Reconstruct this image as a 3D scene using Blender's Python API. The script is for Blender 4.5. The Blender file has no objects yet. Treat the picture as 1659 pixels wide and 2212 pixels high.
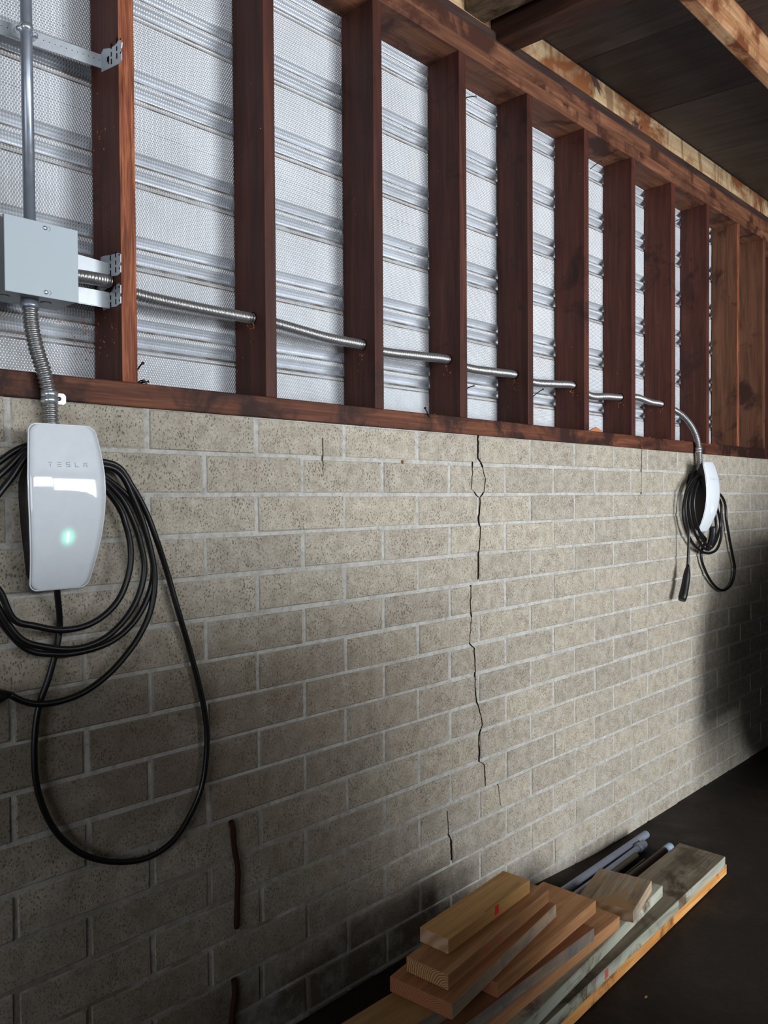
import bpy, bmesh, math, random
from mathutils import Vector, Matrix
random.seed(7)
PI = math.pi
scene = bpy.context.scene
COL = scene.collection

# ------------------------------------------------------------------ camera
F_PX, YAW, PITCH, ROLL = 1697.7, 0.78426, -0.018665, -0.0066802
W_PX, H_PX = 1659.0, 2212.0
CAM = Vector((0.0, -1.6630, 1.4713))
cy, sy, cp, sp = math.cos(YAW), math.sin(YAW), math.cos(PITCH), math.sin(PITCH)
fw = Vector((sy * cp, cy * cp, sp))
rt = Vector((cy, -sy, 0.0))
up = rt.cross(fw)
cr, sr = math.cos(ROLL), math.sin(ROLL)
rt, up = cr * rt + sr * up, -sr * rt + cr * up
cam_data = bpy.data.cameras.new('camera')
cam_data.sensor_fit = 'VERTICAL'
cam_data.sensor_height = 36.0
cam_data.lens = F_PX / H_PX * 36.0
cam_data.clip_start = 0.02
cam = bpy.data.objects.new('camera', cam_data)
COL.objects.link(cam)
cam.matrix_world = Matrix(((rt.x, up.x, -fw.x, CAM.x), (rt.y, up.y, -fw.y, CAM.y), (rt.z, up.z, -fw.z, CAM.z), (0, 0, 0, 1)))
scene.camera = cam

# ------------------------------------------------------------------ world, light, exposure
scene.view_settings.view_transform = 'Standard'
scene.view_settings.look = 'None'
scene.view_settings.gamma = 1.0
scene.view_settings.use_curve_mapping = False
scene.view_settings.exposure = 0.0
world = bpy.data.worlds.new('sky')
scene.world = world
world.use_nodes = True
wn = world.node_tree.nodes
wn['Background'].inputs['Color'].default_value = (0.62, 0.80, 1.0, 1)
wn['Background'].inputs['Strength'].default_value = 1.0

def area_light(name, loc, sx, sz, power, color=(0.93, 0.97, 1.0)):
    d = bpy.data.lights.new(name, 'AREA')
    d.shape = 'RECTANGLE'; d.size = sx; d.size_y = sz
    d.energy = power; d.color = color
    o = bpy.data.objects.new(name, d); COL.objects.link(o)
    o.location = loc
    o.rotation_euler = (PI / 2, 0, 0)          # area lights shine along local -Z: this turns it to +y
    return o
# daylight through the two openings of the wall behind the camera
YF = -5.2
area_light('daylight_doorway', (3.1, YF + 0.03, 1.30), 1.5, 2.4, 270)
area_light('daylight_clerestory', (0.1, YF + 0.03, 2.32), 4.4, 0.55, 95)

side = area_light('daylight_side_fill', (-2.57, -1.9, 1.45), 1.5, 1.5, 25)  # fill light added at the unseen left end, lifts the lower-left wall
side.rotation_euler = (PI / 2, 0, -PI / 2)           # faces +x
# ------------------------------------------------------------------ helpers
def ray(px, py):
    return rt * ((px - W_PX / 2) / F_PX) - up * ((py - H_PX / 2) / F_PX) + fw
def at_y(px, py, y):
    d = ray(px, py); return CAM + d * ((y - CAM.y) / d.y)
def at_z(px, py, z):
    d = ray(px, py); return CAM + d * ((z - CAM.z) / d.z)
def at_x(px, py, x):
    d = ray(px, py); return CAM + d * ((x - CAM.x) / d.x)

def link(name, me, mats, parent=None):
    o = bpy.data.objects.new(name, me)
    COL.objects.link(o)
    for m in (mats if isinstance(mats, (list, tuple)) else [mats]):
        me.materials.append(m)
    if parent is not None:
        o.parent = parent
    return o
def obj(name, bm, mats, parent=None, smooth=False, origin=None):
    if origin is not None:
        bmesh.ops.translate(bm, verts=bm.verts, vec=-Vector(origin))
    bmesh.ops.recalc_face_normals(bm, faces=bm.faces)
    if smooth:
        for f in bm.faces: f.smooth = True
    me = bpy.data.meshes.new(name); bm.to_mesh(me); bm.free()
    o = link(name, me, mats, parent)
    if origin is not None: o.location = origin
    return o
def tag(o, label=None, cat=None, group=None, kind=None):
    if label: o['label'] = label
    if cat: o['category'] = cat
    if group: o['group'] = group
    if kind: o['kind'] = kind
    return o
def thing(name, loc, label=None, cat=None, group=None, kind=None, rotz=0.0):
    o = bpy.data.objects.new(name, None); COL.objects.link(o)
    o.empty_display_size = 0.05
    o.location = loc; o.rotation_euler = (0, 0, rotz)
    return tag(o, label, cat, group, kind)

def add_box(bm, lo, hi, bevel=0.0, mat=0, seg=1):
    vs = [bm.verts.new((x, y, z)) for z in (lo[2], hi[2]) for y in (lo[1], hi[1]) for x in (lo[0], hi[0])]
    idx = ((0, 1, 3, 2), (4, 6, 7, 5), (0, 4, 5, 1), (2, 3, 7, 6), (0, 2, 6, 4), (1, 5, 7, 3))
    fs = [bm.faces.new([vs[i] for i in q]) for q in idx]
    for f in fs: f.material_index = mat
    bmesh.ops.recalc_face_normals(bm, faces=fs)
    if bevel > 0:
        es = set(e for f in fs for e in f.edges)
        bmesh.ops.bevel(bm, geom=list(es), offset=bevel, segments=seg, affect='EDGES', profile=0.5)
    return fs
def box(lo, hi, bevel=0.0, seg=1):
    bm = bmesh.new(); add_box(bm, lo, hi, bevel, 0, seg); return bm
def catmull(pts, step):
    P = [Vector(p) for p in pts]
    P = [P[0] * 2 - P[1]] + P + [P[-1] * 2 - P[-2]]
    raw = []
    for i in range(1, len(P) - 2):
        a, b, c, d = P[i - 1], P[i], P[i + 1], P[i + 2]
        n = max(4, int((c - b).length / step * 2))
        for k in range(n):
            t = k / n
            raw.append(0.5 * ((2 * b) + (c - a) * t + (2 * a - 5 * b + 4 * c - d) * t * t + (3 * b - a - 3 * c + d) * t ** 3))
    raw.append(P[-2])
    out = [raw[0]]; acc = 0.0
    for i in range(1, len(raw)):
        seg = (raw[i] - raw[i - 1]).length
        pos = 0.0
        while acc + seg - pos >= step:
            pos += step - acc; acc = 0.0
            out.append(raw[i - 1].lerp(raw[i], min(1, pos / seg)))
        acc += seg - pos
    if (out[-1] - raw[-1]).length > step * 0.3: out.append(raw[-1])
    return out
def add_tube(bm, pts, rad, n=12, caps=True, mat=0):
    """pts: list of Vector, rad: number or function(index)->radius"""
    rf = rad if callable(rad) else (lambda i: rad)
    rings = []; nrm = None
    for i, p in enumerate(pts):
        t = (pts[min(i + 1, len(pts) - 1)] - pts[max(i - 1, 0)]).normalized()
        if nrm is None:
            a = Vector((0, 0, 1)) if abs(t.z) < 0.9 else Vector((1, 0, 0))
            nrm = (a - t * a.dot(t)).normalized()
        else:
            nrm = (nrm - t * nrm.dot(t)).normalized()
        b = t.cross(nrm)
        r = rf(i)
        rings.append([bm.verts.new(p + (nrm * math.cos(2 * PI * k / n) + b * math.sin(2 * PI * k / n)) * r) for k in range(n)])
    for i in range(len(rings) - 1):
        for k in range(n):
            f = bm.faces.new((rings[i][k], rings[i][(k + 1) % n], rings[i + 1][(k + 1) % n], rings[i + 1][k]))
            f.smooth = True; f.material_index = mat
    if caps:
        for rg in (rings[0][::-1], rings[-1]):
            f = bm.faces.new(rg); f.material_index = mat
def tube(pts, rad, n=12, caps=True):
    bm = bmesh.new(); add_tube(bm, [Vector(p) for p in pts], rad, n, caps); return bm
def add_prism(bm, outline, axis_vec, origin, u, v, mat=0):
    """extrude a 2D outline (u,v) from origin along axis_vec"""
    a = [bm.verts.new(Vector(origin) + Vector(u) * p[0] + Vector(v) * p[1]) for p in outline]
    b = [bm.verts.new(x.co + Vector(axis_vec)) for x in a]
    n = len(a)
    fs = [bm.faces.new(a[::-1]), bm.faces.new(b)]
    for i in range(n):
        fs.append(bm.faces.new((a[i], a[(i + 1) % n], b[(i + 1) % n], b[i])))
    for f in fs: f.material_index = mat
    return fs

# ------------------------------------------------------------------ materials
def S(r, g, b):                                     # sRGB 0..255 -> linear
    f = lambda c: (c / 255 / 12.92) if c / 255 <= 0.04045 else ((c / 255 + 0.055) / 1.055) ** 2.4
    return (f(r), f(g), f(b), 1.0)
class NT:
    def __init__(self, name):
        self.m = bpy.data.materials.new(name); self.m.use_nodes = True
        self.t = self.m.node_tree; self.b = self.t.nodes['Principled BSDF']
    def n(self, typ, **kw):
        nd = self.t.nodes.new(typ)
        for k, v in kw.items():
            if k.startswith('i_'):
                key = k[2:]
                nd.inputs[int(key) if key.isdigit() else key.replace('_', ' ')].default_value = v
            else: setattr(nd, k, v)
        return nd
    def l(self, a, b): self.t.links.new(a, b)
    def math(self, op, a, b=None, c=None, clamp=False):
        nd = self.n('ShaderNodeMath', operation=op, use_clamp=clamp)
        for i, x in enumerate((a, b, c)):
            if x is None: continue
            if isinstance(x, (int, float)): nd.inputs[i].default_value = x
            else: self.l(x, nd.inputs[i])
        return nd.outputs[0]
    def mix(self, fac, a, b, mode='MIX'):
        nd = self.n('ShaderNodeMix', data_type='RGBA', blend_type=mode)
        for sock, x in ((nd.inputs[0], fac), (nd.inputs[6], a), (nd.inputs[7], b)):
            if isinstance(x, (int, float, tuple)): sock.default_value = x
            else: self.l(x, sock)
        return nd.outputs[2]
    def ramp(self, fac, stops):
        nd = self.n('ShaderNodeValToRGB'); cr_ = nd.color_ramp
        while len(cr_.elements) < len(stops): cr_.elements.new(0.5)
        for e, (p, c) in zip(cr_.elements, stops):
            e.position = p; e.color = c if isinstance(c, tuple) else (c, c, c, 1)
        self.l(fac, nd.inputs[0]); return nd.outputs[0]
    def noise(self, vec, scale, detail=4, rough=0.55, dist=0.0):
        nd = self.n('ShaderNodeTexNoise'); nd.inputs['Scale'].default_value = scale
        nd.inputs['Detail'].default_value = detail; nd.inputs['Roughness'].default_value = rough
        nd.inputs['Distortion'].default_value = dist
        if vec is not None: self.l(vec, nd.inputs['Vector'])
        return nd.outputs['Fac']
    def mapping(self, vec, scale=(1, 1, 1), loc=(0, 0, 0)):
        nd = self.n('ShaderNodeMapping'); nd.inputs['Scale'].default_value = scale
        nd.inputs['Location'].default_value = loc
        self.l(vec, nd.inputs['Vector']); return nd.outputs[0]
    def bump(self, h, strength=0.5, dist=0.002):
        nd = self.n('ShaderNodeBump'); nd.inputs['Strength'].default_value = strength
        nd.inputs['Distance'].default_value = dist
        self.l(h, nd.inputs['Height']); self.l(nd.outputs[0], self.b.inputs['Normal'])
    def pos(self): return self.n('ShaderNodeNewGeometry').outputs['Position']
    def sep(self, v):
        nd = self.n('ShaderNodeSeparateXYZ'); self.l(v, nd.inputs[0]); return nd.outputs
    def objco(self, shift=True):
        c = self.n('ShaderNodeTexCoord').outputs['Object']
        if not shift: return c
        r = self.n('ShaderNodeObjectInfo').outputs['Random']
        a = self.n('ShaderNodeVectorMath', operation='ADD')
        s = self.math('MULTIPLY', r, 37.0)
        self.l(c, a.inputs[0]); self.l(s, a.inputs[1]); return a.outputs[0]
    def rnd(self): return self.n('ShaderNodeObjectInfo').outputs['Random']
    def set(self, col=None, rough=None, metal=None, spec=None):
        for key, x in (('Base Color', col), ('Roughness', rough), ('Metallic', metal), ('Specular IOR Level', spec)):
            if x is None: continue
            if isinstance(x, (int, float, tuple)): self.b.inputs[key].default_value = x
            else: self.l(x, self.b.inputs[key])
        return self

def stained_board():
    t = NT('water_stained'); v = t.objco()
    g = t.noise(t.mapping(v, (1.2, 14, 14)), 2.2, 5, 0.6, 0.6)
    c = t.ramp(g, [(0.3, S(172, 138, 100)), (0.5, S(204, 174, 134)), (0.7, S(222, 198, 162))])
    d = t.noise(t.mapping(v, (4.2, 1, 0.9)), 1.5, 5, 0.6, 0.8)
    c = t.mix(t.math('MULTIPLY', t.ramp(d, [(0.52, 0.0), (0.58, 1.0)]), 0.75), c, S(134, 98, 66))
    o = t.noise(t.mapping(v, (1.6, 1, 1.4)), 1.3, 5, 0.65, 1.0)
    c = t.mix(t.ramp(o, [(0.46, 0.0), (0.55, 1.0)]), c, S(140, 86, 50))
    k = t.noise(t.mapping(v, (3.0, 1, 3.0)), 1.6, 4, 0.6, 0.5)
    c = t.mix(t.ramp(k, [(0.66, 0.0), (0.70, 0.9)]), c, S(66, 48, 46))
    t.set(c, 0.7, 0, 0.3); t.bump(g, 0.4, 0.002)
    return t.m
def plain(name, col, rough=0.5, metal=0.0, spec=0.5, speck=0.10, scale=60):
    t = NT(name); v = t.objco()
    n = t.noise(v, scale, 4)
    dark = tuple(c * (1 - speck * 2) for c in col[:3]) + (1,)
    t.set(t.mix(n, dark, col), t.ramp(n, [(0.3, max(0, rough - 0.06)), (0.7, min(1, rough + 0.06))]), metal, spec)
    return t.m
def wood(name, dark, mid, light, axis='x', rough=0.7, grain=1.0, stain=None, stain_amt=0.0, bump=0.4, spread=0.3, spec=0.3):
    t = NT(name); v = t.objco()
    k = {'x': (1.2, 14, 14), 'y': (14, 1.2, 14), 'z': (14, 14, 1.2)}[axis]
    k2 = {'x': (3, 110, 110), 'y': (110, 3, 110), 'z': (110, 110, 3)}[axis]
    g1 = t.noise(t.mapping(v, k), 2.2 * grain, 5, 0.6, 0.6)
    g2 = t.noise(t.mapping(v, k2), 1.6 * grain, 3, 0.6, 0.2)
    g = t.math('ADD', t.math('MULTIPLY', g1, 0.65), t.math('MULTIPLY', g2, 0.35))
    c = t.ramp(g, [(0.5 - spread * 0.6, dark), (0.5, mid), (0.5 + spread * 0.6, light)])
    if stain is not None:
        s = t.noise(v, 5.5, 5, 0.65, 0.5)
        c = t.mix(t.ramp(s, [(0.60 - stain_amt * 0.3, 0.0), (0.72 - stain_amt * 0.3, 1.0)]), c, stain)
    r = t.rnd()
    c = t.mix(1.0, c, t.ramp(r, [(0.0, (0.72, 0.70, 0.70, 1)), (0.5, (1.0, 0.97, 0.95, 1)), (1.0, (1.22, 1.15, 1.08, 1))]), 'MULTIPLY')
    t.set(c, rough, 0.0, spec)
    t.bump(g, bump, 0.0025)
    return t.m
def end_grain(name, dark, light, cyz=(0.03, -0.03), freq=150):
    t = NT(name); v = t.objco(False)
    m = t.mapping(v, (1, 1, 1), (0, cyz[0], cyz[1]))
    x = t.sep(m)
    nz = t.math('MULTIPLY', t.noise(v, 30, 2), 0.012)
    r = t.math('SQRT', t.math('ADD', t.math('MULTIPLY', x[1], x[1]), t.math('MULTIPLY', x[2], x[2])))
    w = t.math('SINE', t.math('MULTIPLY', t.math('ADD', r, nz), freq * 2 * PI))
    w = t.math('ADD', t.math('MULTIPLY', w, 0.5), 0.5)
    t.set(t.mix(w, dark, light), 0.8, 0, 0.25)
    t.bump(w, 0.25, 0.001)
    return t.m

# --- concrete block, world-space so that stains run across courses
def block_material():
    t = NT('concrete_block'); p = t.pos(); x = t.sep(p); rnd = t.rnd()
    fine = t.noise(p, 170, 5, 0.65)
    mid = t.noise(p, 26, 5, 0.6)
    big = t.noise(p, 2.6, 5, 0.6, 0.4)
    c = t.ramp(mid, [(0.25, S(156, 147, 134)), (0.5, S(182, 173, 160)), (0.78, S(203, 196, 184))])
    c = t.mix(t.ramp(fine, [(0.34, 0.55), (0.52, 0.0)]), c, S(118, 108, 94))
    # block to block tone
    c = t.mix(1.0, c, t.ramp(rnd, [(0.0, (0.91, 0.90, 0.89, 1)), (0.5, (1, 0.99, 0.97, 1)), (1.0, (1.08, 1.07, 1.03, 1))]), 'MULTIPLY')
    # rough pitted aggregate: holes
    vo = t.n('ShaderNodeTexVoronoi'); vo.inputs['Scale'].default_value = 185; t.l(t.mapping(p, (1, 1, 0.62)), vo.inputs['Vector'])
    pit_r = t.noise(p, 14, 3)
    pit = t.math('LESS_THAN', vo.outputs['Distance'], t.math('MULTIPLY', t.ramp(pit_r, [(0.25, 0.14), (0.70, 0.46)]), 0.84))
    c = t.mix(t.math('MULTIPLY', pit, 0.62), c, S(62, 53, 42))
    # mortar smeared over the block edges
    oc = t.sep(t.objco(False))
    ex = t.math('SUBTRACT', t.math('ABSOLUTE', oc[0]), (0.30547 - 0.0088) / 2 - 0.004)
    ez = t.math('SUBTRACT', t.math('ABSOLUTE', oc[2]), (0.1016 - 0.0088) / 2 - 0.004)
    sm = t.math('ADD', t.math('MAXIMUM', ex, ez), t.math('MULTIPLY', t.math('SUBTRACT', t.noise(p, 32, 6, 0.7), 0.52), 0.045))
    c = t.mix(t.math('MULTIPLY', t.ramp(t.math('MULTIPLY', t.math('ADD', sm, 0.01), 50.0), [(0.45, 0.0), (0.62, 1.0)]), 0.55), c, S(188, 184, 176))
    # brown damp staining with shade painted in, stronger low and to the left
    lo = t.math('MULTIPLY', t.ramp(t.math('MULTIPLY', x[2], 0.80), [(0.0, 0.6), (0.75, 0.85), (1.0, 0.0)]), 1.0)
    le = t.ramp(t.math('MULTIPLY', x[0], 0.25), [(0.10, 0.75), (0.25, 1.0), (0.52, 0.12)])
    stain_shade = t.math('MULTIPLY', t.math('MULTIPLY', lo, le), t.ramp(big, [(0.30, 0.0), (0.50, 1.0)]))
    c = t.mix(t.math('MULTIPLY', stain_shade, 0.72), c, S(104, 84, 62))
    # damp plus the pile's painted shadow at the foot of the wall behind the lumber
    damp_shade = t.math('MULTIPLY', t.ramp(t.math('ADD', x[2], t.math('MULTIPLY', t.math('SUBTRACT', t.noise(p, 5, 4), 0.5), 0.3)), [(0.16, 1.0), (0.34, 0.0)]),
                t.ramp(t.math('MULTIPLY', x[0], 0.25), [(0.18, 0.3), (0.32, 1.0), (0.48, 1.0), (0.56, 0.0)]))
    c = t.mix(t.math('MULTIPLY', damp_shade, 0.8), c, S(66, 57, 47))
    # lime bloom on the lowest courses
    bl = t.math('MULTIPLY', t.ramp(x[2], [(0.0, 1.0), (0.62, 0.0)]), t.ramp(t.noise(p, 7, 6, 0.7), [(0.48, 0.0), (0.7, 1.0)]))
    c = t.mix(t.math('MULTIPLY', bl, 0.55), c, S(205, 203, 196))
    t.set(c, 0.92, 0.0, 0.2)
    h = t.math('SUBTRACT', t.math('ADD', t.math('MULTIPLY', fine, 0.5), t.math('MULTIPLY', mid, 0.6)), t.math('MULTIPLY', pit, 1.2))
    t.bump(h, 0.65, 0.0035)
    return t.m
def mortar_material():
    t = NT('mortar'); p = t.pos()
    n = t.noise(p, 60, 6, 0.7); n2 = t.noise(p, 9, 4)
    c = t.ramp(n, [(0.3, S(158, 154, 146)), (0.52, S(196, 193, 187)), (0.8, S(214, 212, 207))])
    c = t.mix(t.ramp(n2, [(0.30, 0.35), (0.55, 0.0)]), c, S(140, 132, 120))
    x = t.sep(p)                                       # grime and painted-in shade on the lower left joints
    grime_shade = t.math('MULTIPLY', t.ramp(x[2], [(0.35, 1.0), (0.95, 0.0)]), t.ramp(t.math('MULTIPLY', x[0], 0.25), [(0.28, 1.0), (0.50, 0.1)]))
    c = t.mix(t.math('MULTIPLY', grime_shade, t.ramp(t.noise(p, 6, 5), [(0.32, 0.0), (0.56, 0.85)])), c, S(112, 98, 80))
    t.set(c, 0.95, 0, 0.15); t.bump(n, 0.8, 0.004)
    return t.m
def siding_material():
    t = NT('embossed_aluminium'); p = t.pos(); x = t.sep(p)
    # fine hexagonal embossing
    k = 2 * PI / 0.0058
    a = t.math('SINE', t.math('MULTIPLY', x[2], k))
    b = t.math('SINE', t.math('ADD', t.math('MULTIPLY', x[0], k * 0.866), t.math('MULTIPLY', x[2], k * 0.5)))
    c3 = t.math('SINE', t.math('SUBTRACT', t.math('MULTIPLY', x[0], k * 0.866), t.math('MULTIPLY', x[2], k * 0.5)))
    dots = t.math('ADD', t.math('ADD', a, b), c3)
    n = t.noise(p, 5, 5, 0.6); sp_ = t.noise(p, 85, 3, 0.6)
    c = t.ramp(n, [(0.3, S(218, 222, 228)), (0.7, S(236, 240, 246))])
    # dust lying on the upward ledges of each rib group
    zz = t.math('MODULO', t.math('SUBTRACT', 3.749, x[2]), 0.2038)
    led = t.math('MAXIMUM', t.math('LESS_THAN', t.math('ABSOLUTE', t.math('SUBTRACT', zz, 0.0300)), 0.0030),
                 t.math('MAXIMUM', t.math('LESS_THAN', t.math('ABSOLUTE', t.math('SUBTRACT', zz, 0.0730)), 0.0034),
                        t.math('LESS_THAN', t.math('ABSOLUTE', t.math('SUBTRACT', zz, 0.0868)), 0.0020)))
    dirt = t.math('MULTIPLY', led, t.ramp(t.noise(p, 18, 4), [(0.3, 0.35), (0.6, 0.95)]))
    c = t.mix(dirt, c, S(128, 112, 92))
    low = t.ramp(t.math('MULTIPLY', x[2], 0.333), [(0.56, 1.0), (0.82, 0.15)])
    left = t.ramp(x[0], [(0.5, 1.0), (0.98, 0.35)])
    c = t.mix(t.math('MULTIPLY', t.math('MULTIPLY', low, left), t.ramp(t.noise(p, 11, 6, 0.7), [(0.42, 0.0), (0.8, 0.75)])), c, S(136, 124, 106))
    c = t.mix(t.ramp(sp_, [(0.70, 0.0), (0.76, 0.8)]), c, S(96, 78, 60))
    t.set(c, t.ramp(n, [(0.3, 0.36), (0.7, 0.48)]), 0.42, 0.5)
    t.bump(dots, 0.6, 0.0008)
    return t.m
def floor_material():
    t = NT('dark_dirt_floor'); p = t.pos()
    n = t.noise(p, 3.2, 7, 0.65, 0.5); f = t.noise(p, 60, 4, 0.7)
    c = t.ramp(n, [(0.3, S(24, 19, 16)), (0.55, S(40, 32, 27)), (0.68, S(52, 43, 37)), (0.80, S(92, 84, 80))])
    c = t.mix(t.ramp(f, [(0.35, 0.5), (0.6, 0.0)]), c, S(24, 19, 16))
    t.set(c, t.ramp(n, [(0.4, 0.8), (0.75, 0.55)]), 0, 0.3); t.bump(t.math('ADD', n, t.math('MULTIPLY', f, 0.4)), 0.5, 0.008)
    return t.m

M = {}
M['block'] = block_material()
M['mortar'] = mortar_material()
M['siding'] = siding_material()
M['floor'] = floor_material()
M['crack'] = plain('crack_shadow', S(44, 34, 24), 1.0, 0, 0.1)
M['drip'] = plain('drip_brown', S(112, 102, 88), 1.0, 0, 0.1)
M['stud'] = wood('redwood_stud', S(58, 31, 25), S(80, 43, 34), S(100, 57, 44), 'z', 0.6, 1.0, S(50, 25, 20), 0.10)
M['stud_light'] = wood('redwood_stud_fresh', S(84, 42, 28), S(132, 74, 50), S(178, 112, 74), 'z', 0.65, 2.4, None, 0, 0.6, 0.22)
M['stud_brown'] = wood('redwood_stud_brown', S(78, 48, 33), S(106, 68, 48), S(128, 86, 62), 'z', 0.65, 1.0, S(60, 34, 24), 0.2)
M['sill'] = wood('redwood_sill', S(62, 33, 25), S(98, 56, 39), S(138, 86, 58), 'x', 0.65, 1.0, S(52, 28, 22), 0.5)
M['plate'] = wood('redwood_plate', S(72, 44, 33), S(106, 69, 51), S(142, 98, 72), 'x', 0.65, 1.0, S(64, 36, 27), 0.35)
M['plate_dark'] = wood('redwood_plate_dark', S(38, 28, 25), S(58, 42, 37), S(78, 58, 48), 'x', 0.75, 1.0)
M['joist_dark'] = wood('dark_joist', S(40, 26, 22), S(58, 37, 30), S(84, 54, 42), 'y', 0.7, 1.0)
M['joist_grey'] = wood('grey_joist', S(76, 62, 48), S(112, 94, 76), S(140, 120, 98), 'y', 0.75, 1.0, S(58, 42, 34), 0.35)
M['water_stained'] = stained_board()
M['ceiling'] = wood('dark_sheathing', S(56, 51, 50), S(72, 66, 64), S(86, 79, 77), 'y', 0.55, 0.8)
M['purlin'] = wood('stained_purlin', S(128, 82, 50), S(172, 126, 88), S(200, 166, 130), 'x', 0.7, 0.8, S(112, 62, 32), 0.5)
M['shell'] = plain('dark_shell', S(70, 62, 56), 0.9, 0, 0.2, 0.15, 6)
M['shade_car_paint'] = plain('dark_shade_car_paint', S(30, 31, 34), 0.25, 0.2, 0.5, 0.03, 20)
M['shade_car_tyre'] = plain('shade_car_tyre_rubber', S(22, 22, 22), 0.85, 0, 0.2, 0.05, 40)
M['steel'] = plain('galvanised_steel', S(186, 190, 196), 0.36, 0.75, 0.5, 0.07, 90)
M['emt'] = plain('emt_steel', S(172, 180, 194), 0.34, 0.6, 0.5, 0.08, 50)
M['flex'] = plain('flex_steel', S(172, 170, 170), 0.35, 0.78, 0.5, 0.07, 120)
M['bright_zinc'] = plain('bright_zinc', S(222, 228, 236), 0.24, 0.75, 0.5, 0.04, 80)
M['bracket'] = plain('bracket_steel', S(202, 208, 214), 0.42, 0.5, 0.5, 0.06, 90)
M['box_grey'] = plain('grey_enamel', S(186, 198, 206), 0.42, 0.0, 0.5, 0.02, 40)
M['box_side'] = plain('grey_enamel_side', S(150, 154, 156), 0.4, 0.3, 0.5, 0.04, 40)
M['black_plastic'] = plain('black_plastic', S(24, 20, 24), 0.42, 0, 0.4, 0.05, 70)
M['cable'] = plain('black_cable', S(19, 17, 20), 0.38, 0, 0.5, 0.08, 60)
M['hole'] = plain('dark_hole', S(30, 20, 17), 0.9, 0, 0.1)
M['rust'] = plain('rusty_iron', S(66, 38, 30), 0.85, 0.2, 0.3, 0.25, 90)
M['nail'] = plain('old_nail', S(72, 62, 58), 0.55, 0.7, 0.5, 0.2, 200)
M['shaving'] = plain('wood_shaving', S(196, 126, 84), 0.8, 0, 0.2, 0.1, 90)
M['rim'] = plain('white_rim', S(238, 242, 246), 0.15, 0, 0.5, 0.0)
M['letter'] = plain('grey_lettering', S(168, 174, 182), 0.4, 0, 0.5, 0.0)
M['gap'] = plain('seam_grey', S(120, 126, 132), 0.35, 0.2, 0.5, 0.02)
M['pvc'] = plain('grey_pipe', S(148, 154, 170), 0.5, 0.1, 0.5, 0.18, 40)
M['pvc_dark'] = plain('dark_pipe', S(78, 66, 62), 0.6, 0.2, 0.4, 0.2, 40)
M['pipe_lit'] = plain('lit_pipe_end', S(168, 192, 214), 0.5, 0.0, 0.4, 0.08, 40)  # daylight on the dark pipe's end, painted as pale blue
M['pine'] = wood('pine_yellow', S(150, 112, 66), S(178, 140, 88), S(200, 164, 112), 'x', 0.65, 0.8)
M['fir'] = wood('fir_orange', S(134, 92, 58), S(168, 122, 82), S(196, 150, 106), 'x', 0.65, 0.9)
M['fir_red'] = wood('fir_red', S(126, 80, 52), S(156, 106, 72), S(182, 132, 94), 'x', 0.65, 0.9)
M['weathered'] = wood('weathered_board', S(88, 76, 62), S(126, 112, 94), S(160, 148, 130), 'x', 0.75, 0.9, S(142, 112, 78), 0.35)
M['grey_edge'] = wood('weathered_edge', S(132, 116, 98), S(172, 154, 132), S(200, 172, 138), 'x', 0.75, 0.9, S(134, 130, 126), 0.45)
M['green_board'] = wood('treated_board', S(122, 124, 110), S(164, 168, 154), S(190, 196, 182), 'x', 0.75, 0.8, S(96, 84, 66), 0.3)
M['grey_board'] = wood('grey_board', S(84, 74, 62), S(116, 106, 90), S(146, 138, 122), 'x', 0.75, 0.8, S(72, 62, 52), 0.35)
M['amber_board'] = wood('amber_board', S(150, 96, 44), S(192, 136, 72), S(222, 178, 118), 'x', 0.65, 0.8, S(120, 72, 36), 0.25)
M['end_pale'] = end_grain('end_grain_pale', S(176, 138, 104), S(206, 176, 146), (0.2, 0.2), 30)
M['end_ring'] = end_grain('end_grain_rings', S(140, 92, 56), S(206, 164, 116), (0.062, 0.024), 165)
M['end_ring2'] = end_grain('end_grain_rings_fine', S(146, 90, 62), S(184, 124, 90), (0.062, 0.045), 230)
M['red_paint'] = plain('red_paint', S(236, 44, 48), 0.6, 0, 0.3, 0.02)
M['pink_paint'] = plain('pink_crayon', S(206, 104, 92), 0.8, 0, 0.2, 0.1)

def faceplate_material():
    t = NT('white_glass'); v = t.objco(False); x = t.sep(v)
    n = t.noise(v, 30, 3)
    t.set(t.ramp(n, [(0.3, S(234, 240, 246)), (0.7, S(240, 245, 250))]), 0.06, 0, 0.5)
    # the indicator lamp shines through the translucent plate (object space: lamp centre at x 0, z 0.107)
    dx = x[0]; dz = t.math('MULTIPLY', t.math('SUBTRACT', x[2], 0.107), 0.85)
    d = t.math('SQRT', t.math('ADD', t.math('MULTIPLY', dx, dx), t.math('MULTIPLY', dz, dz)))
    g = t.ramp(t.math('DIVIDE', d, 0.022), [(0.0, 1.0), (0.45, 0.55), (0.75, 0.12), (1.0, 0.0)])
    t.b.inputs['Emission Color'].default_value = (0.10, 0.95, 0.62, 1)
    t.l(t.math('MULTIPLY', g, 0.85), t.b.inputs['Emission Strength'])
    t.b.inputs['Coat Weight'].default_value = 0.4; t.b.inputs['Coat Roughness'].default_value = 0.02
    return t.m
M['faceplate'] = faceplate_material()
def lamp_material():
    t = NT('indicator_lamp'); v = t.objco(False)
    t.set((0.9, 1, 0.97, 1), 0.3)
    t.b.inputs['Emission Color'].default_value = (0.85, 1.0, 0.95, 1)
    t.l(t.math('ADD', 3.0, t.math('MULTIPLY', t.noise(v, 20), 0.3)), t.b.inputs['Emission Strength'])
    return t.m
M['lamp'] = lamp_material()

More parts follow.
